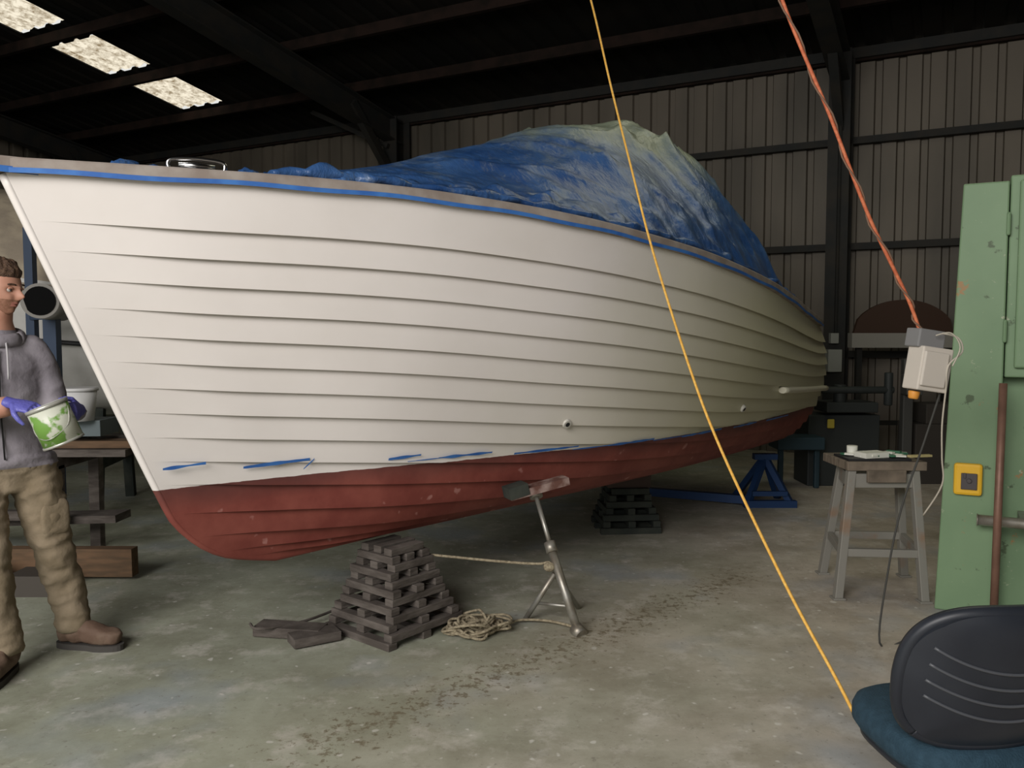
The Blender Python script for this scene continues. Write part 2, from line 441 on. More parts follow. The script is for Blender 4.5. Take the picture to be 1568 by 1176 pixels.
def tarp_z(s,c):
    zg=cub(gs,gz,s)+.06;h=cub(hs,hz,s)-zg
    ac=abs(c)
    w=sstep(1.2,3.0,s)
    prof=(1-w)*(1-ac**1.6)+w*(1-ac**2.15)
    z=zg+h*max(prof,0)
    side=4*ac*(1-ac)
    ph=s*6.0+3.0*noise.noise(Vector((s*1.3,c*1.6,3)))-ac*2.2
    fold=(1-abs(math.sin(ph)))**2
    fold2=(1-abs(math.sin(s*4.1-ac*7.5+2.5*noise.noise(Vector((s,c*2,8))))))**3
    z+= side*min(1,h)*(.075*fold+.08*fold2-.05)
    z+= .03*noise.noise(Vector((s*2.2,c*2.0,3)))*min(1,3*(1-ac))
    z+= .045*noise.noise(Vector((s*9,c*14,5)))*(1 if ac>.78 else .15)
    return z
mb=MB();vs=[];NS,NC=240,130
for i in range(NS+1):
    s=.32+5.2*i/NS;bg=cub(gs,gb,s)
    for k in range(NC+1):
        c=-1+2*k/NC
        wv=.03*noise.noise(Vector((s*5,c*2,9)))
        y=c*(bg-.035+wv)
        vs.append(Vector((s+.04*noise.noise(Vector((s*2,c*5,2))),-y,max(tarp_z(s,c),cub(gs,gz,s)+.05))))
W_=NC+1
mb.add(vs,[(i*W_+k,i*W_+k+1,(i+1)*W_+k+1,(i+1)*W_+k) for i in range(NS) for k in range(NC)],0,True)
hem=[];hr=[]
for i in range(150):
    s=.3+3.9*i/149
    hem.append(Vector((s,-(cub(gs,gb,s)-.035-.03*noise.noise(Vector((s*6,0,0)))),cub(gs,gz,s)+.075+.03*noise.noise(Vector((s*5,1,0))))))
    hr.append((.020+.045*abs(noise.noise(Vector((s*8,4,0)))),.014+.04*abs(noise.noise(Vector((s*7,8,0))))))
mb.loft(hem,hr,n=10)
for s,r,inn in ((-.12,.05,.16),(.0,.045,.2),(.24,.035,.06),(.62,.055,.06),(.72,.04,.07)):
    c=gloc(s,inn,-.01);mb.ell(c,None,fn=lambda p,r=r,s=s:Vector((p.x*r*1.8,p.y*r,p.z*r*.85))*(1+.5*noise.noise(p*2.5+Vector((s*9,0,0)))),n=14)
tp=mb.obj('blue_tarpaulin',[m_tarp]);tp.location=(-1.45,3.37,0);tp.rotation_euler=(0,0,TH)

# ------------------------------------------------------------ timber cribs
m_tim=mat('weathered_timber',(.075,.062,.053),.85,0,c2=(.14,.12,.105),scale=6,stretch=(1,1,4),bump=.3)
m_timd=mat('dark_timber',(.022,.028,.024),.85,0,c2=(.045,.05,.04),scale=6,bump=.3)
def crib(name,c,h,side,top,layers,ang,mats,slats=3,block=None):
    mb=MB();lh=h/layers
    for l in range(layers):
        f=l/(layers-1);w=side*(1-f)+top*f
        sw=.055
        for k in range(slats):
            off=(-.5+k/(slats-1))*(w-sw)
            R=Matrix.Rotation(ang+(math.pi/2 if l%2 else 0),3,'Z')
            j=random.uniform(-.012,.012)
            mb.box(Vector(c)+R@Vector((j,off,0))+Vector((0,0,lh*(l+.5))),(w+random.uniform(-.02,.02),sw,lh*.97),R)
    if block: mb.box(Vector(c)+Vector((0,0,h+block/2)),(top*1.1,top*.8,block),Matrix.Rotation(ang,3,'Z'),1)
    return mb.obj(name,mats,bevel=.003)
crib('timber_crib_stack',(-.60,4.17,0),.444,.50,.23,12,math.radians(-40),[m_tim])
crib('timber_crib_stack',(.88,6.36,0),.33,.46,.30,7,math.radians(5),[m_timd,mat('crib_block',(.08,.055,.045),.85)],block=.112)
mb=MB()
mb.beam((-1.27,4.08,.03),(-.93,4.02,.03),.12,.05);mb.beam((-1.06,3.90,.03),(-.86,4.02,.03),.12,.045)
mb.loft(smooth_path([(-1.3,4.05,.06),(-1.22,3.95,.07),(-1.05,4.15,.04),(-.88,4.45,.03),(-.8,4.6,.02)],5),.008,n=6)
mb.obj('floor_batten_pile',[m_tim],bevel=.004)

# ------------------------------------------------------------ prop stand
m_galv=mat('galvanised_steel',(.42,.41,.37),.45,.7,c2=(.3,.27,.22),scale=14)
mb=MB()
ft=Vector((.33,4.06,0));apex=Vector((.20,4.22,.40));head=Vector((.13,4.36,.63))
mb.loft([ft+Vector((0,0,.01)),apex],.022);mb.loft([apex,head],.012)
mb.loft([apex+(head-apex)*-.1,apex+(head-apex)*.1],.03);
ap2=Vector((.22,4.2,.27))
mb.loft([ap2,(.07,4.26,.01)],.014);mb.loft([ap2,(.36,4.45,.01)],.014);mb.loft([(.12,4.25,.1),(.3,4.13,.12)],.008)
mb.loft([(.345,4.04,.005),(.315,4.08,.03)],.035)
mb.loft([head,head+Vector((-.01,.02,.035))],.035)
mb.beam(head+Vector((-.15,-.05,.02)),head+Vector((.16,.06,.085)),.09,.04,mi=1)
mb.beam(head+Vector((-.16,-.06,.035)),head+Vector((-.06,-.02,.06)),.1,.06,mi=2)
mb.obj('boat_prop_stand',[m_galv,mat('rusty_pad',(.13,.06,.045),.8,0,c2=(.34,.25,.22),scale=15),m_timd])
m_hemp=mat('hemp_rope',(.36,.31,.21),.9,0,c2=(.22,.18,.12),scale=60,bump=.4,bscale=120)
mb=MB()
mb.loft(smooth_path([(.215,4.2,.30),(.19,4.19,.33),(.12,4.2,.32),(-.1,4.22,.33),(-.45,4.22,.365)],5),.007,n=8)
mb.ell((.19,4.18,.31),(.03,.025,.025))
random.seed(9);pts=[]
for i in range(120):
    a=i*.78+.6*math.sin(i*.31);r=.055+.06*abs(math.sin(i*.61))
    pts.append((-.19+.05*math.sin(i*.23)+r*1.15*math.cos(a)+random.uniform(-.02,.02),4.10+.03*math.cos(i*.17)+r*math.sin(a)+random.uniform(-.02,.02),.012+.085*random.random()*max(0,1-abs(i-60)/75)))
pts+=[(-.02,4.16,.02),(.05,4.22,.02),(.2,4.2,.02),(.33,4.1,.02)]
mb.loft(smooth_path(pts,4),.007,n=7)
mb.obj('coiled_rope',[m_hemp])
m_yel=mat('yellow_rope',(.72,.38,.06),.6,0,c2=(.82,.50,.12),scale=80)
mb=MB()
mb.loft(smooth_path([(0,6.1,5.6),(.16,5.5,4.72),(.32,4.88,3.82),(.416,4.5,3.25),(.488,4.2,2.726),(.553,3.95,2.293),(.622,3.7,1.859),(.713,3.35,1.369),(.786,3.1,1.06),(.903,2.72,.677),(.985,2.48,.455),(1.01,2.37,.37)],8),.0055,n=8)
mb.obj('yellow_rope',[m_yel])
m_or=mat('orange_cable',(.50,.12,.05),.6,0,c2=(.65,.2,.09),scale=60)
hb=empty('hanging_switch_box')
mb=MB()
path=smooth_path([(.55,3.6,5.9),(.8,3.6,4.3),(1.0,3.6,3.35),(1.14,3.6,2.90),(1.349,3.6,2.428),(1.527,3.6,2.002),(1.70,3.6,1.66),(1.764,3.6,1.50)],10)
mb.loft(path,.008,n=8)
path2=[p+Vector((.014*math.cos(i*.9),.014*math.sin(i*.9),0)) for i,p in enumerate(path[20:])]
mb.loft(path2,.004,n=6,mi=1)
mb.obj('cable',[m_or,mat('brown_cord',(.2,.12,.08),.8)],hb)
mb=MB()
R=Matrix.Rotation(math.radians(8),3,'Y')@Matrix.Rotation(math.radians(12),3,'Z')
mb.box((1.80,3.6,1.345),(.15,.10,.19),R,0);mb.box((1.79,3.61,1.475),(.13,.09,.08),R,1);mb.box((1.80,3.545,1.345),(.12,.02,.15),R,0)
mb.cyl((1.745,3.6,1.25),(1.74,3.6,1.215),.025,.02,mi=2)
mb.obj('box_housing',[mat('offwhite_plastic',(.62,.57,.5),.5),mat('grey_plastic',(.22,.22,.22),.5),mat('orange_gland',(.7,.3,.05),.5)],hb,bevel=.006)
mb=MB()
mb.loft(smooth_path([(1.84,3.58,1.5),(1.90,3.55,1.48),(1.92,3.55,1.42),(1.86,3.545,1.36),(1.86,3.56,1.25),(1.87,3.6,1.1),(1.9,3.65,.95),(1.93,3.7,.82),(1.90,3.8,.66)],6),.004,n=6)
mb.loft(smooth_path([(1.80,3.54,1.49),(1.86,3.53,1.50),(1.90,3.53,1.44),(1.87,3.53,1.36)],6),.003,n=6)
mb.loft(smooth_path([(1.86,3.6,1.25),(1.84,3.7,1.0),(1.80,3.8,.7),(1.77,3.85,.4),(1.76,3.9,.02),(1.9,3.95,.01)],6),.005,n=6,mi=1)
mb.obj('trailing_wire',[mat('white_wire',(.5,.46,.38),.6),mat('grey_flex',(.06,.06,.055),.6)],hb)

# ------------------------------------------------------------ work bench
m_wood=mat('bench_wood',(.20,.16,.12),.8,0,c2=(.10,.08,.06),scale=8,stretch=(1,5,1))
m_gp=mat('grey_painted_steel',(.26,.25,.22),.6,.2,c2=(.28,.19,.13),scale=6,lo=.55,hi=.72)
wb_=empty('metal_workbench')
mb=MB()
tops=[(1.94,4.72),(2.30,4.72),(2.34,5.0),(2.0,5.0)];feet=[(1.84,4.62),(2.30,4.56),(2.42,5.06),(1.94,5.12)]
for (tx,ty),(fx,fy) in zip(tops,feet):
    mb.beam((fx,fy,0),(tx,ty,.72),.045,.045)
def legp(i,z):
    k=z/.72;return (feet[i][0]+(tops[i][0]-feet[i][0])*k,feet[i][1]+(tops[i][1]-feet[i][1])*k,z)
for z in (.26,.66):
    for i in range(4): mb.beam(legp(i,z),legp((i+1)%4,z),.03,.045 if z<.5 else .08)
for i in range(4): mb.box((feet[i][0],feet[i][1],.006),(.07,.07,.012))
mb.obj('frame',[m_gp],wb_,bevel=.003)
mb=MB();mb.box((2.13,4.87,.745),(.45,.38,.05));mb.box((2.12,4.67,.69),(.22,.02,.07));mb.obj('top',[m_wood],wb_,bevel=.004)
mb=MB()
mb.box((2.10,4.82,.777),(.36,.22,.012),None,1);mb.box((2.08,4.78,.80),(.16,.10,.03),Matrix.Rotation(.3,3,'Z'),0)
random.seed(2)
for k in range(18):
    mb.box((1.95+random.random()*.36,4.73+random.random()*.15,.79+random.random()*.02),(.04+.05*random.random(),.03,.01),Matrix.Rotation(random.random()*3,3,'Z'),random.choice([0,1,2,0]))
mb.cyl((2.0,4.86,.775),(2.0,4.86,.84),.03,mi=0)
mb.box((2.33,4.72,.80),(.14,.03,.012),Matrix.Rotation(.2,3,'Z'),3)
mb.obj('paint_tray_and_rags',[mat('paint_splash',(.7,.7,.62),.5),m_blk,mat('tray_green',(.05,.16,.09),.5),mat('brush_handle',(.5,.42,.2),.5)],wb_)

# ------------------------------------------------------------ green machine (local frame: x across the front)
m_gr=mat('chipped_green_paint',(.165,.265,.145),.5,0,c2=(.21,.32,.18),scale=3,lo=.3,hi=.8)
nt=m_gr.node_tree;L=nt.links;N=nt.nodes;b=N['Principled BSDF'];tc=N.new('ShaderNodeTexCoord')
oldl=b.inputs['Base Color'].links[0].from_socket
c=mix(ramp(nz(5,9,rough=.75),.61,.64),oldl,(.36,.20,.08));c=mix(ramp(nz(16,6,rough=.8),.63,.67),c,(.44,.46,.33));c=mix(ramp(nz(11,6),.64,.68),c,(.08,.12,.06))
L.new(c,b.inputs['Base Color'])
gm=empty('green_bandsaw_machine',(2.30,4.45,0),math.radians(-28))
mb=MB()
def prism(x0b,x0t,x1,y0,y1,z0,z1,mi=0):
    vs=[(x0b,y0,z0),(x1,y0,z0),(x1,y1,z0),(x0b,y1,z0),(x0t,y0,z1),(x1,y0,z1),(x1,y1,z1),(x0t,y1,z1)]
    mb.add(vs,[(3,2,1,0),(4,5,6,7),(0,1,5,4),(1,2,6,5),(2,3,7,6),(3,0,4,7)],mi,False)
prism(0,.075,.285,0,.42,0,2.28)
prism(.29,.29,.95,.02,.42,1.27,2.31)
prism(.29,.29,.95,.16,.42,0,1.265)
mb.obj('body',[m_gr],gm,bevel=.008)
mb=MB();mb.box((.62,0.0,1.80),(.58,.03,.96));mb.beam((.285,-.01,1.45),(.285,-.01,1.57),.02,.02);mb.beam((.285,-.01,2.0),(.285,-.01,2.12),.02,.02)
mb.obj('door_panel',[m_gr],gm,bevel=.01)
mb=MB();mb.box((.140,-.02,.728),(.135,.04,.17));mb.obj('switch_plate',[mat('yellow_plastic',(.80,.47,.03),.4)],gm,bevel=.015)
mb=MB();mb.box((.145,-.045,.72),(.075,.02,.085));mb.cyl((.145,-.05,.725),(.145,-.068,.725),.012);mb.box((.125,-.055,.75),(.012,.012,.03));mb.obj('switch_buttons',[mat('dark_grey',(.07,.06,.06),.5)],gm,bevel=.003)
mb=MB();mb.cyl((.19,-.09,.53),(.95,-.09,.53),.028);mb.cyl((.19,-.09,.53),(.185,-.09,.53),.032);mb.beam((.4,-.09,.53),(.4,.16,.53),.04,.04);mb.obj('rail_tube',[m_galv],gm)
mb=MB();mb.cyl((2.43,4.12,.0),(2.455,4.15,1.25),.019);mb.obj('copper_pole',[mat('copper_brown',(.25,.14,.10),.5,.3,c2=(.18,.10,.07),scale=9)])

# ------------------------------------------------------------ chair
m_ch=mat('chair_black_plastic',(.016,.019,.026),.42,0,c2=(.024,.028,.036),scale=5)
m_fab=mat('chair_teal_fabric',(.015,.042,.065),.85,0,c2=(.022,.056,.085),scale=40,bump=.3,bscale=200)
chr_=empty('office_chair',(1.21,2.06,0),math.radians(6))
mb=MB()
def sup(a,p): 
    c_,s_=math.cos(a),math.sin(a);return math.copysign(abs(c_)**(2/p),c_),math.copysign(abs(s_)**(2/p),s_)
def cushion(mb,cx,cy,z0,rx,ry,th,p=3.2,mi=0):
    rings=[(.94,0),(1,.25),(1,.6),(.965,.85),(.88,1.0),(.55,1.04),(.15,1.0)];vs=[];n=48
    for k,zf in rings:
        for i in range(n):
            x,y=sup(2*math.pi*i/n,p);vs.append((cx+x*rx*k,cy+y*ry*k,z0+th*zf))
    fs=[(r*n+i,r*n+(i+1)%n,(r+1)*n+(i+1)%n,(r+1)*n+i) for r in range(len(rings)-1) for i in range(n)]
    fs.append(tuple(range(n-1,-1,-1)));fs.append(tuple((len(rings)-1)*n+i for i in range(n)))
    mb.add(vs,fs,mi,True)
SX,SY=.035,.185
cushion(mb,SX,SY,.365,.235,.235,.085)
mb.obj('seat',[m_fab],chr_)
mb=MB()
cushion(mb,SX,SY,.338,.215,.21,.03);
mb.cyl((SX,SY,.35),(SX,SY,.12),.03);mb.cyl((SX,SY,.2),(SX,SY,.08),.045)
for k in range(5):
    a=k*2*math.pi/5+.3;e=Vector((SX+.28*math.cos(a),SY+.28*math.sin(a),.065))
    mb.loft([(SX,SY,.11),e],[(.03,.025),(.02,.015)]);mb.cyl(e+Vector((-.02,0,-.04)),e+Vector((.02,0,-.04)),.025)
for x in (-.10,.15):
    mb.beam((x,.08,.44),(x,-.02,.52),.04,.015)
mb.obj('base',[m_ch],chr_)
mb=MB();NX,NZ=48,36
def bsurf(X,Z,off):
    wid=.240*(1-.13*max(Z,0)**2-.07*max(-Z,0))
    edge=1-max(abs(X),abs(Z))**6
    y=-.05-.05*Z*.9+ .055*X*X - off*(.018+.022*edge)
    return Vector((X*wid,y,.645+Z*.183))
def back(a,bb,off):
    r=max(abs(a),abs(bb))
    if r<1e-6: X=Z=0
    else:
        p=3.6;l=(abs(a)**p+abs(bb)**p)**(1/p);X=a/l*r;Z=bb/l*r
    return bsurf(X,Z,off)
for off in (1,-1):
    vs=[];
    for i in range(NX+1):
        for k in range(NZ+1):
            vs.append(back(-1+2*i/NX,-1+2*k/NZ,off))
    fs=[(i*(NZ+1)+k,(i+1)*(NZ+1)+k,(i+1)*(NZ+1)+k+1,i*(NZ+1)+k+1) for i in range(NX) for k in range(NZ)]
    if off<0: fs=[f[::-1] for f in fs]
    mb.add(vs,fs,0,True)
rim=[]
for i in range(NX+1): rim.append((-1+2*i/NX,-1))
for k in range(1,NZ+1): rim.append((1,-1+2*k/NZ))
for i in range(NX-1,-1,-1): rim.append((-1+2*i/NX,1))
for k in range(NZ-1,0,-1): rim.append((-1,-1+2*k/NZ))
vs=[];
for a,bb in rim: vs+=[back(a,bb,1),back(a,bb,-1)]
n=len(rim);mb.add(vs,[(2*i,2*((i+1)%n),2*((i+1)%n)+1,2*i+1) for i in range(n)],0,True)
mb.loft([ (back(a,bb,1)+back(a,bb,-1))/2 for a,bb in rim]+[(back(*rim[0],1)+back(*rim[0],-1))/2],.019,n=8)
mb.obj('backrest',[m_ch],chr_)
mb=MB()
for j,z0 in enumerate((.22,-.02,-.26,-.50)):
    pts=[]
    for i in range(33):
        X=-.84+1.70*i/32;Z=z0+.34*((X-.10)/.92)**2-.06
        pts.append(bsurf(X,Z,1)+Vector((0,-.0005,0)))
    mb.loft(pts,.004,n=8)
mb.obj('backrest_ribs',[mat('rib_grey',(.075,.08,.09),.4)],chr_)

# ------------------------------------------------------------ background things
m_blue=mat('blue_steel',(.015,.045,.13),.5,.2)
mb=MB();x=2.22
mb.beam((x-.2,7.1,.0),(x,7.25,.42),.05,.05);mb.beam((x+.2,7.1,.0),(x,7.25,.42),.05,.05);mb.beam((x-.15,7.1,.12),(x+.15,7.1,.12),.04,.04)
mb.beam((x-.2,7.5,.0),(x,7.25,.42),.05,.05);mb.beam((x+.2,7.5,.0),(x,7.25,.42),.05,.05)
mb.beam((x-.1,7.25,.42),(x+.1,7.25,.42),.08,.05)
mb.beam((1.25,7.5,.06),(2.02,7.15,.06),.07,.07);mb.beam((2.0,7.1,.03),(2.45,7.1,.03),.06,.06)
mb.obj('blue_steel_trestle',[m_blue])
mb=MB()
arc=[(3.78+1.14*i/20,9.25,1.45+.42*abs(math.sin(math.pi*(i/20)))**.4) for i in range(21)]
arc2=[(x,y+.05,z) for x,y,z in arc]
mb.add(arc+arc2,[tuple(range(21)),tuple(range(41,20,-1))]+[(i,i+21,i+22,i+1) for i in range(20)]+[(20,41,21,0)],0,False)
mb.box((4.35,9.2,1.42),(1.24,.12,.16),None,1);
mb.beam((3.85,9.25,0),(3.85,9.25,1.34),.06,.06,mi=2);mb.beam((4.82,9.25,0),(4.82,9.25,1.34),.06,.06,mi=2);mb.beam((3.85,9.25,.5),(4.82,9.25,.5),.05,.05,mi=2)
mb.obj('varnished_transom_board',[mat('varnish_brown',(.05,.026,.016),.6),mat('dusty_white',(.26,.25,.22),.6),m_dark])
mb=MB();c=B(.33,.50,1.18);mb.box(c,(.16,.12,.26));mb.box(c+Vector((0,0,.26)),(.09,.08,.12));mb.beam(c+Vector((.02,0,.3)),c+Vector((.02,0,3.2)),.03,.03,mi=1)
mb.obj('column_socket_box',[mat('socket_grey',(.3,.31,.28),.5),m_dark],bevel=.005)
mb=MB()
mb.box((3.25,8.3,.35),(.7,.4,.7));mb.box((3.3,8.2,.78),(.5,.35,.1));mb.cyl((3.0,8.05,.95),(3.7,8.05,.95),.035);mb.cyl((3.2,8.1,.8),(3.2,8.1,1.0),.06);mb.cyl((3.65,8.05,.8),(3.65,8.05,1.12),.04)
mb.box((2.75,8.0,.45),(.45,.3,.12),None,1);mb.beam((2.6,8,0),(2.6,8,.45),.05,.05,mi=1);mb.beam((2.95,8,0),(2.95,8,.45),.05,.05,mi=1);mb.box((3.1,8.05,.62),(.07,.02,.09),None,2)
mb.obj('machine_vice_stand',[mat('dark_machine',(.025,.03,.03),.6),mat('teal_metal',(.02,.045,.06),.6),mat('yel_label',(.4,.32,.04),.6)],bevel=.01)
mb=MB();mb.beam((3.9,8.2,0),(3.9,8.2,1.25),.1,.08);mb.box((3.9,8.1,1.0),(.16,.14,.2));mb.box((4.3,8.4,.3),(.6,.4,.6),None,1);mb.box((4.3,8.35,.7),(.4,.3,.2),None,1)
mb.obj('pillar_drill',[mat('drill_grey',(.06,.06,.055),.6),mat('crate_dark',(.04,.034,.028),.8)],bevel=.01)

# left side: second boat under tan cover
b2=empty('covered_boat',(-7.6,6.6,.38),math.radians(8));b2.scale=(.95,.9,.9)
m_w2=mat('old_white_hull',(.58,.57,.54),.5,0,c2=(.46,.45,.42),scale=3)
m_tan=mat('tan_canvas',(.40,.34,.25),.85,0,c2=(.28,.235,.18),scale=5,bump=.3)
mb=MB();uu=np.linspace(0,1,25);tt=np.linspace(0,1,16)
for side in (1,-1):
    vs=[loc(surf(float(u),float(t)),side) for t in tt for u in uu];n=25
    mb.add(vs,[(j*n+k,j*n+k+1,(j+1)*n+k+1,(j+1)*n+k) for j in range(15) for k in range(n-1)],0,True)
ring=[loc(surf(1,k/20)) for k in range(21)]+[loc(surf(1,k/20),-1) for k in range(20,-1,-1)];mb.add(ring,[tuple(range(len(ring)))],0,False)
mb.obj('hull',[m_w2],b2)
mb=MB();pp=[loc(surf(float(u),.30)+normal(float(u),.3)*.02) for u in np.linspace(.02,1,30)];mb.loft(pp,(.05,.02),n=8);mb.obj('rubbing_strake',[m_blk],b2)
mb=MB();vs=[]
for i in range(41):
    u=.05+.95*i/40;g=surf(u,0)
    for k in range(21):
        c=-1+2*k/20
        h=(.25+.55*sstep(.15,.5,u)*(1-sstep(.92,1.0,u)))*(1-abs(c)**2.4)
        vs.append(Vector((g.x,c*(g.y+.03),g.z-.12*(abs(c)>.97)+h+.05*noise.noise(Vector((u*9,c*3,0))))))
mb.add(vs,[(i*21+k,i*21+k+1,(i+1)*21+k+1,(i+1)*21+k) for i in range(40) for k in range(20)],0,True)
mb.obj('canvas_cover',[m_tan],b2)
mb=MB()
for x in (1.0,2.6,4.4):
    for y in (-.35,.35): mb.beam((x,y*1.4,-.42),(x,y,.55),.08,.08)
    mb.beam((x,-.5,.05),(x,.5,.05),.06,.1)
mb.obj('cradle',[m_timd],b2)
mb=MB()
mb.cyl((-3.25,6.0,1.70),(-3.08,5.45,1.71),.115,.115,n=28);mb.cyl((-3.08,5.449,1.71),(-3.079,5.445,1.71),.095,n=28,mi=1)
mb.beam((-3.2,5.8,0),(-3.2,5.8,1.62),.09,.07,mi=2);mb.beam((-3.45,6.0,1.75),(-3.45,6.0,2.25),.06,.06,mi=2);mb.beam((-3.45,6.0,0),(-3.45,6.0,1.8),.06,.06,mi=2);mb.beam((-3.45,6.0,1.62),(-3.2,5.8,1.62),.05,.05,mi=2)
mb.obj('flue_pipe_on_post',[mat('pipe_grey',(.2,.19,.17),.6),mat('pipe_bore',(.006,.006,.006),.9,spec=.05),mat('navy_post',(.03,.05,.09),.6)])
m_pine=mat('pine_plank',(.17,.10,.055),.8,0,c2=(.11,.07,.04),scale=6,stretch=(1,6,6))
mb=MB()
for x in (-4.4,-2.9):
    for y in (5.25,5.75): mb.beam((x-.0,y,0),(x,y,.66),.07,.07)
    mb.beam((x,5.15,.68),(x,5.85,.68),.07,.08)
for k,(y,z,mi) in enumerate([(5.25,.74,0),(5.42,.74,1),(5.6,.74,0),(5.3,.79,1),(5.5,.80,0)]):
    mb.beam((-4.9,y,z),(-2.45+.1*k,y+.05,z),.14,.045,mi=mi)
mb.beam((-4.9,5.1,.09),(-2.3,5.0,.11),.08,.17,mi=1);mb.beam((-4.6,5.6,.2),(-2.6,5.5,.28),.2,.05,mi=0);mb.beam((-4.4,5.3,.33),(-2.9,5.3,.33),.06,.06)
mb.beam((-4.5,5.35,.88),(-2.6,5.35,.90),.25,.1,mi=2)
mb.obj('timber_trestle_rack',[m_tim,m_pine,mat('greyblue_board',(.13,.16,.17),.7)])
mb=MB();mb.loft([(-2.72,5.2,.953),(-2.72,5.2,1.15)],[.09,.11],n=24);mb.loft([(-2.72,5.2,1.14),(-2.72,5.2,1.16)],.118,n=24);mb.obj('white_bucket',[mat('bucket_white',(.6,.6,.6),.4)])
mb=MB();mb.cyl((-3.05,4.75,0),(-3.05,4.75,.17),.08,.08);mb.box((-2.75,4.75,.06),(.25,.2,.12),None,1);mb.cyl((-3.35,4.75,0),(-3.35,4.75,.2),.07,mi=1);mb.obj('paint_pots',[mat('pot_blue',(.1,.2,.4),.5),mat('pot_dark',(.07,.06,.05),.6)])

# ------------------------------------------------------------ man
def remesh(ob,vox,smooth_it=4):
    r=ob.modifiers.new('r','REMESH');r.mode='VOXEL';r.voxel_size=vox;r.use_smooth_shade=True
    if smooth_it:
        s=ob.modifiers.new('s','SMOOTH');s.iterations=smooth_it;s.factor=.5
    dg=bpy.context.evaluated_depsgraph_get();ev=ob.evaluated_get(dg)
    me=bpy.data.meshes.new_from_object(ev);ob.modifiers.clear();ob.data=me
    me.name=ob.name
    for p in me.polygons:p.use_smooth=True
    return ob
man=empty('man',(-.035,0.02,0))
m_hood=mat('grey_hoodie',(.24,.22,.245),.95,0,c2=(.29,.27,.295),scale=7,bump=.5,bscale=14)
m_trou=mat('khaki_trousers',(.21,.165,.105),.95,0,c2=(.30,.24,.165),scale=6,bump=.6,bscale=12)
m_skin=mat('skin',(.45,.22,.15),.55,0,c2=(.50,.27,.19),scale=10)
m_hair=mat('brown_hair',(.06,.033,.020),.7,0,c2=(.11,.062,.036),scale=60,bump=.6,bscale=120)
m_beard=mat('stubble',(.24,.115,.07),.75,0,c2=(.32,.16,.105),scale=90)
m_boot=mat('brown_boots',(.13,.08,.055),.75,0,c2=(.20,.14,.10),scale=9,bump=.3)
m_sole=mat('boot_sole',(.06,.055,.05),.8)
m_glove=mat('purple_nitrile',(.11,.11,.42),.4,0,c2=(.15,.15,.5),scale=9,bump=.25,bscale=50)
F_=Vector((.6,-.8,0))
mb=MB()
tor=[((-2.255,3.69,.80),(.13,.10)),((-2.25,3.69,.90),(.180,.13)),((-2.25,3.69,1.0),(.185,.14)),((-2.26,3.69,1.12),(.175,.135)),((-2.27,3.69,1.27),(.190,.14)),((-2.275,3.69,1.38),(.195,.13)),((-2.27,3.685,1.45),(.15,.10)),((-2.26,3.68,1.51),(.085,.08)),((-2.245,3.672,1.56),(.062,.065)),((-2.23,3.665,1.62),(.058,.062))]
mb.loft([t[0] for t in tor],[t[1] for t in tor],ref=tuple(F_),n=28)
def limb(P,R,n=16,k=5):
    pp=smooth_path(P,k);rr=[]
    for i in range(len(P)-1):
        for j in range(k): rr.append(R[i]+(R[i+1]-R[i])*j/k)
    rr.append(R[-1]);mb.loft(pp,[(r,r) for r in rr],n=n)
limb([(-2.17,3.75,.93),(-2.15,3.77,.80),(-2.10,3.80,.50),(-2.075,3.87,.25),(-2.06,3.88,.09)],[.10,.105,.085,.080,.073])
limb([(-2.33,3.63,.93),(-2.31,3.61,.80),(-2.24,3.54,.50),(-2.21,3.55,.25),(-2.19,3.55,.09)],[.10,.105,.085,.080,.073])
SL=(-2.15,3.78,1.41);EL=(-2.065,3.79,1.155);WLh=(-1.865,3.60,1.16)
SR=(-2.41,3.59,1.41);ER=(-2.35,3.47,1.15);WR=(-2.045,3.42,1.205)
limb([(-2.2,3.74,1.41),SL,(-2.10,3.80,1.28),EL,(-1.96,3.70,1.15),WLh],[.07,.075,.064,.058,.050,.042])
limb([(-2.33,3.64,1.41),SR,(-2.39,3.52,1.28),ER,(-2.2,3.44,1.17),WR],[.07,.075,.064,.058,.050,.040])
body=mb.obj('body',[m_hood,m_trou,m_skin],man)
remesh(body,.011,5)
me=body.data;me.materials.clear()
for m_ in (m_hood,m_trou,m_skin): me.materials.append(m_)
nrms=[v.normal.copy() for v in me.vertices]
for v,nn in zip(me.vertices,nrms):
    c=v.co.copy()
    if c.z<.93:
        a=.011*noise.noise(Vector((c.x*8+c.z*5,c.y*8,c.z*10)))+.008*noise.noise(Vector((c.x*15-c.z*12,c.y*15,c.z*26)))
        a+=.008*(1-abs(noise.noise(Vector((c.x*9,c.y*9-c.z*8,c.z*15)))*2))-.004
    elif c.z<1.5: a=.009*noise.noise(Vector((c.x*9,c.y*9+c.z*6,c.z*11)))+.006*(1-abs(noise.noise(Vector((c.x*8-c.z*7,c.y*8,c.z*14)))*2))-.003
    else: a=0
    if .905<c.z<.955 : a+=.010
    v.co=c+nn*a
wl=Vector(WLh);wr=Vector(WR)
for p in me.polygons:
    c=p.center
    if c.z>1.515: p.material_index=2
    elif c.z<.905 : p.material_index=1
    elif (c-wr).length<.085: p.material_index=2
    else: p.material_index=0
mb=MB()
hd=[]
for i in range(25):
    a=2*math.pi*i/24;hd.append((-2.262+.10*math.cos(a),3.683+.10*math.sin(a),1.485+.02*math.cos(a+.9+math.pi)))
mb.loft(hd,(.022,.03),n=10)
mb.ell(Vector((-2.27,3.69,1.47))-F_*.10,None,fn=lambda p:Vector((p.x*.11,p.y*.11,p.z*.085)))
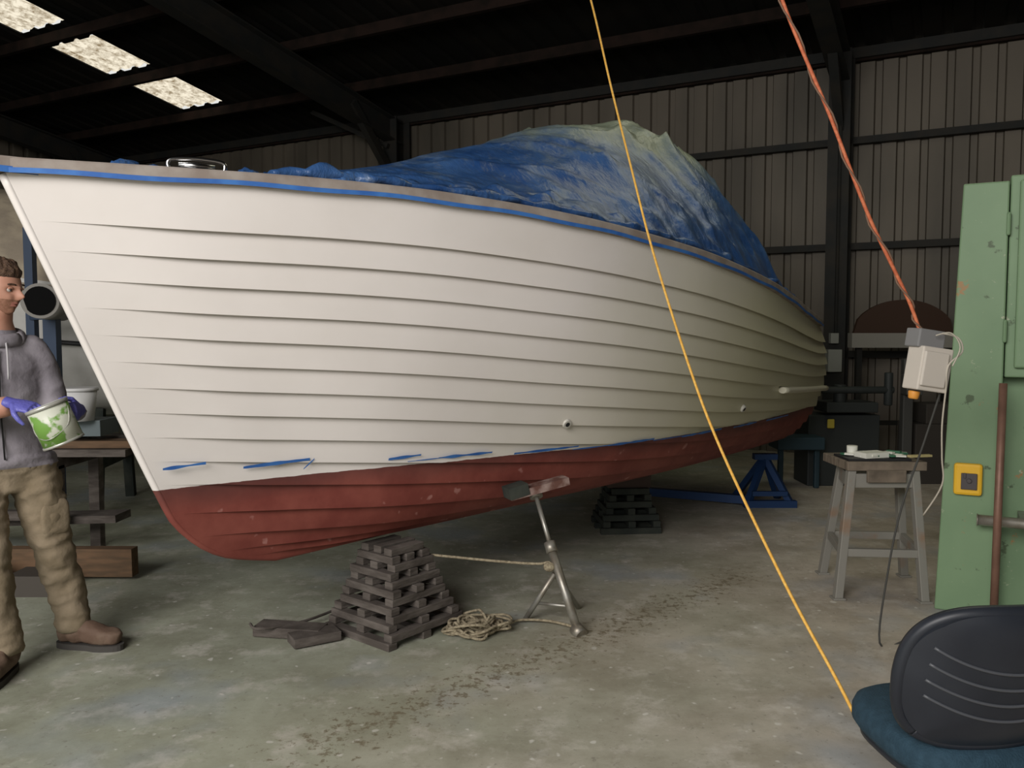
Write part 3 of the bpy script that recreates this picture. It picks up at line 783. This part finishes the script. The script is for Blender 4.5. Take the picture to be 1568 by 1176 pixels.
for sx in (-.035,.03):
    sd=Vector((.8,.6,0))
    a=Vector((-2.262,3.683,1.47))+F_*.10+sd*sx
    mb.loft(smooth_path([a,a+F_*.045+Vector((0,0,-.06)),a+F_*.055+Vector((0,0,-.17))],4),.004,n=6,mi=1)
a=Vector((-2.27,3.69,1.45))+F_*.125
mb.loft([a+Vector((0,0,-.02)),a+F_*.03+Vector((0,0,-.14)),a+F_*.03+Vector((0,0,-.3)),a+F_*.03+Vector((0.01,0,-.5))],.004,n=6,mi=2)
mb.obj('hood_and_drawstrings',[m_hood,mat('cord_white',(.45,.44,.45),.8),m_blk],man)
mb=MB()
for c,rz,sz in (((-2.066,3.752,.66),-35,(.030,.065,.085)),((-2.30,3.535,.68),-20,(.065,.026,.085))):
    R=Matrix.Rotation(math.radians(rz),3,'Z')
    def pf(p,sz=sz):
        e=.5
        return Vector((math.copysign(abs(p.x)**e,p.x)*sz[0],math.copysign(abs(p.y)**e,p.y)*sz[1],math.copysign(abs(p.z)**e,p.z)*sz[2]))
    mb.ell(c,None,fn=pf,n=12,R=R)
mb.obj('cargo_pockets',[m_trou],man)
def boot(ank,d,name):
    mb=MB();a=Vector(ank);d=Vector(d).normalized();h=Vector((a.x,a.y,0))-d*.07
    rings=[(0,.034,.045),(.03,.046,.05),(.10,.050,.06),(.17,.052,.05),(.23,.053,.040),(.28,.042,.034),(.305,.02,.028)]
    mb.loft([h+d*x+Vector((0,0,.025+hh)) for x,w,hh in rings],[(w,hh) for x,w,hh in rings],n=18,power=2.6)
    mb.loft([Vector((a.x,a.y,.06)),Vector((a.x,a.y,.12)),Vector((a.x,a.y,.17))],[(.055,.06),(.055,.058),(.064,.066)],ref=tuple(d),n=18)
    mb.loft([h+d*.11+Vector((0,0,.12)),h+d*.15+Vector((0,0,.095))],(.03,.02),n=12)
    o=mb.obj(name,[m_boot],man);remesh(o,.008,2);o.data.materials.clear();o.data.materials.append(m_boot)
    for v in o.data.vertices: v.co+=Vector((1,1,1))*.006*noise.noise(v.co*22)
    mb=MB();vs=[];n=28
    for z in (0,.028):
        for i in range(n):
            x,y=sup(2*math.pi*i/n,2.5);w=.054*(1-.14*(x<0))*(1-.12*math.exp(-((x+.1)/.3)**2))
            vs.append(h+d*(.152+x*.170)+Vector((-d.y,d.x,0))*y*w+Vector((0,0,z)))
    mb.add(vs,[tuple(range(n-1,-1,-1)),tuple(range(n,2*n))]+[(i,(i+1)%n,n+(i+1)%n,n+i) for i in range(n)],0,False)
    sdv=Vector((-d.y,d.x,0))
    for k in range(5):
        cpos=h+d*(.09+.03*k)+Vector((0,0,.148-.012*k))
        mb.loft([cpos-sdv*.026+Vector((0,0,-.006)),cpos,cpos+sdv*.026+Vector((0,0,-.006))],.004,n=6,mi=1)
    mb.obj(name+'_sole',[m_sole,mat('lace',(.3,.22,.15),.8)],man)
boot((-2.06,3.88,.1),(1,-.14,0),'boot_l')
boot((-2.19,3.55,.1),(.12,-1,0),'boot_r')
# head
HR=Matrix.Rotation(math.radians(-8),3,'Z')@Matrix.Rotation(math.radians(7),3,'Y')
HC=Vector((-2.215,3.655,1.695))
def headfn(p):
    x,y,z=p
    X=x*.097;Y=y*.076;Z=z*.118
    if z<0:
        Y*=1-.30*(-z)**1.3
        if x>0: X*=1+.06*(-z)
        else: X*=1-.28*(-z)
    if x>0: X=X*(1-.10*max(0,z-.1))
    q=Vector((X,Y,Z))
    if x>.3: q.x-= .010*sstep(.3,1,x)*(1-abs(z))
    nb=math.exp(-(y/.13)**2)
    if x>0:
        q.x+= .030*nb*math.exp(-((z+.22)/.13)**2) + .016*nb*math.exp(-((z+.05)/.14)**2)
        q.x+= .009*math.exp(-((z-.14)/.07)**2)*math.exp(-(y/.5)**2)
        for sy in (-1,1):
            q.x-= .014*math.exp(-((y-sy*.40)/.17)**2-((z-.01)/.11)**2)
            q.x+= .004*math.exp(-((y-sy*.5)/.2)**2-((z+.25)/.15)**2)
        q.x+= (.008*math.exp(-((z+.47)/.035)**2)+.008*math.exp(-((z+.56)/.04)**2))*math.exp(-(y/.26)**2)
        q.x-= .005*math.exp(-((z+.515)/.02)**2)*math.exp(-(y/.28)**2)
        q.x+= .014*math.exp(-((z+.84)/.14)**2)*math.exp(-(y/.35)**2)
    return q
mb=MB();mb.ell(HC,None,fn=headfn,n=64,R=HR)
for sy in (-1,1):
    mb.ell(HC+HR@Vector((-.008,sy*.074,-.012)),None,fn=lambda p:Vector((p.x*.018,p.y*.009,p.z*.032)),R=HR@Matrix.Rotation(sy*.3,3,'Z'))
    mb.loft([HC+HR@Vector((-.002+.02*math.cos(a)-.01,sy*.083,-.008+.03*math.sin(a))) for a in np.linspace(-1.2,3.6,14)],.005,n=6)
head_o=mb.obj('head',[m_skin,m_beard,mat('lips',(.42,.17,.13),.5)],man)
me=head_o.data;Ri=HR.transposed()
for p in me.polygons:
    l=Ri@(p.center-HC)
    if l.x>0.0 and l.z<-.038 and abs(l.y)<.08:
        lip=abs(l.z+.061)<.010 and abs(l.y)<.022 and l.x>.06
        nose=l.x>.088 and abs(l.y)<.02 and l.z>-.042
        p.material_index=2 if lip else (0 if nose else 1)
    elif l.z<-.06 and l.x>-.03 and abs(l.y)<.07: p.material_index=1
mb=MB()
for sy in (-1,1):
    ec=HC+HR@Vector((.0680,sy*.031,.002))
    mb.ell(ec,(.0115,.0115,.0115),n=10)
    mb.ell(ec+HR@Vector((.0075,0,-.001)),(.0055,.0055,.0055),mi=1,n=8)
    mb.loft([HC+HR@Vector((.088-.012*abs(t),sy*(.016+.033*t),.024+.004*math.sin(t*3))) for t in np.linspace(0,1,6)],.004,n=6,mi=2)
    mb.loft([HC+HR@Vector((.0815-.010*abs(t-.4),sy*(.020+.024*t),.0075+.003*math.sin(t*3.1))) for t in np.linspace(0,1,6)],.005,n=6,mi=3)
mb.obj('eyes_and_brows',[mat('eye_white',(.42,.39,.35),.4),m_blk,m_hair,m_skin],man)
def hairfn(p):
    q=headfn(p);x,y,z=p
    line=.50 if x>.45 else (.50-(.45-x)*1.35)
    line=max(line,-.42)
    k=sstep(line-.08,line+.06,z)
    if x<.25 and x>-.2 and abs(y)>.6: k*=sstep(-.05,.15,z)
    off=-.006+k*(.018+.010*noise.noise(p*6)+.010*sstep(.4,1,z)*sstep(-.6,.8,x))
    return q*(1+off/.1)
mb=MB();mb.ell(HC,None,fn=hairfn,n=48,R=HR);mb.obj('hair',[m_hair],man)
def hand(name,wrist,d,pn,thumb_side,curl):
    w=Vector(wrist);d=Vector(d).normalized();pn=Vector(pn);pn=(pn-d*pn.dot(d)).normalized();s=d.cross(pn).normalized()*thumb_side
    mb=MB()
    mb.loft([w-d*.03,w,w+d*.03,w+d*.06,w+d*.088],[(.028,.023),(.027,.021),(.038,.019),(.043,.017),(.040,.014)],ref=tuple(pn),n=16)
    Ls=[.072,.082,.076,.060]
    for i in range(4):
        o=w+d*(.082-(.006 if i in(0,3) else 0))+s*(.031-.0205*i)
        dirv=(d+s*(.10-.07*i)).normalized();pts=[o-dirv*.015,o];a=0
        for j,fr_ in enumerate((.42,.32,.26)):
            a+=curl*(1,1.15,.8)[j]
            v=dirv*math.cos(a)+pn*math.sin(a);pts.append(pts[-1]+v*Ls[i]*fr_)
        mb.loft(pts,[.0095,.0095,.0088,.008,.0062],n=10);mb.ell(pts[-1],(.0064,.0064,.0064),n=6)
    o=w+d*.025+s*.030;v1=(d*.62+s*.72+pn*.35).normalized();v2=(d*.75+s*.25+pn*.65).normalized();v3=(d*.75-s*.05+pn*.7).normalized()
    p1=o+v1*.032;p2=p1+v2*.030;p3=p2+v3*.024
    mb.loft([o-v1*.02,o,p1,p2,p3],[.013,.0125,.0115,.010,.007],n=10);mb.ell(p3,(.0072,.0072,.0072),n=6)
    ob=mb.obj(name,[m_glove],man);remesh(ob,.0032,2);ob.data.materials.clear();ob.data.materials.append(m_glove)
TC=Vector((-1.905,3.45,1.125))
hand('hand_r',(-2.03,3.405,1.21),(.93,-.05,-.20),(.15,.35,-.9),-1,.42)
hand('hand_l',(-1.85,3.585,1.165),(.25,-.93,.02),(-.90,-.22,-.1),-1,.38)
mb=MB()
R=Matrix.Rotation(math.radians(-20),3,'Y')@Matrix.Rotation(math.radians(8),3,'X')
def tl(x,y,z): return TC+R@Vector((x,y,z))
mb.loft([tl(0,0,-.085),tl(0,0,.075)],.080,n=32,mi=0)
mb.loft([tl(0,0,-.09),tl(0,0,-.08)],.083,n=32,mi=1);mb.loft([tl(0,0,.07),tl(0,0,.085)],.084,n=32,mi=1)
mb.loft([tl(0,0,.0855),tl(0,0,.0865)],.066,n=24,mi=2)
mb.loft(smooth_path([tl(.082,0,.05),tl(.07,-.04,-.02),tl(0,-.09,-.05),tl(-.07,-.04,-.02),tl(-.082,0,.05)],5),.002,n=5,mi=1)
m_lab=mat('tin_label',(.60,.62,.52),.4,0,c2=(.16,.32,.06),scale=14,lo=.50,hi=.56,detail=5)
mb.obj('paint_tin',[m_lab,mat('tin_rim',(.50,.50,.45),.35,.4),mat('white_paint',(.7,.7,.67),.3)])

# ------------------------------------------------------------ light
w=bpy.data.worlds.new('sky');SC.world=w;w.use_nodes=True
bg=w.node_tree.nodes['Background'];bg.inputs[0].default_value=(.90,.90,.87,1);bg.inputs[1].default_value=.9
def area(name,loc_,tgt,sx,sy,e,c):
    l=bpy.data.lights.new(name,'AREA');l.shape='RECTANGLE';l.size=sx;l.size_y=sy;l.energy=e;l.color=c
    o=bpy.data.objects.new(name,l);COL.objects.link(o);o.location=loc_
    o.rotation_euler=(Vector(tgt)-Vector(loc_)).to_track_quat('-Z','Y').to_euler();return o
area('doorway_daylight',(-2.9,-2.2,3.8),(-.9,3.8,.9),4.2,2.6,450,(1.0,.96,.93))
area('roof_light',(2.5,6.0,5.0),(2.3,5.5,0),2.5,2.5,34,(1.0,.97,.72))
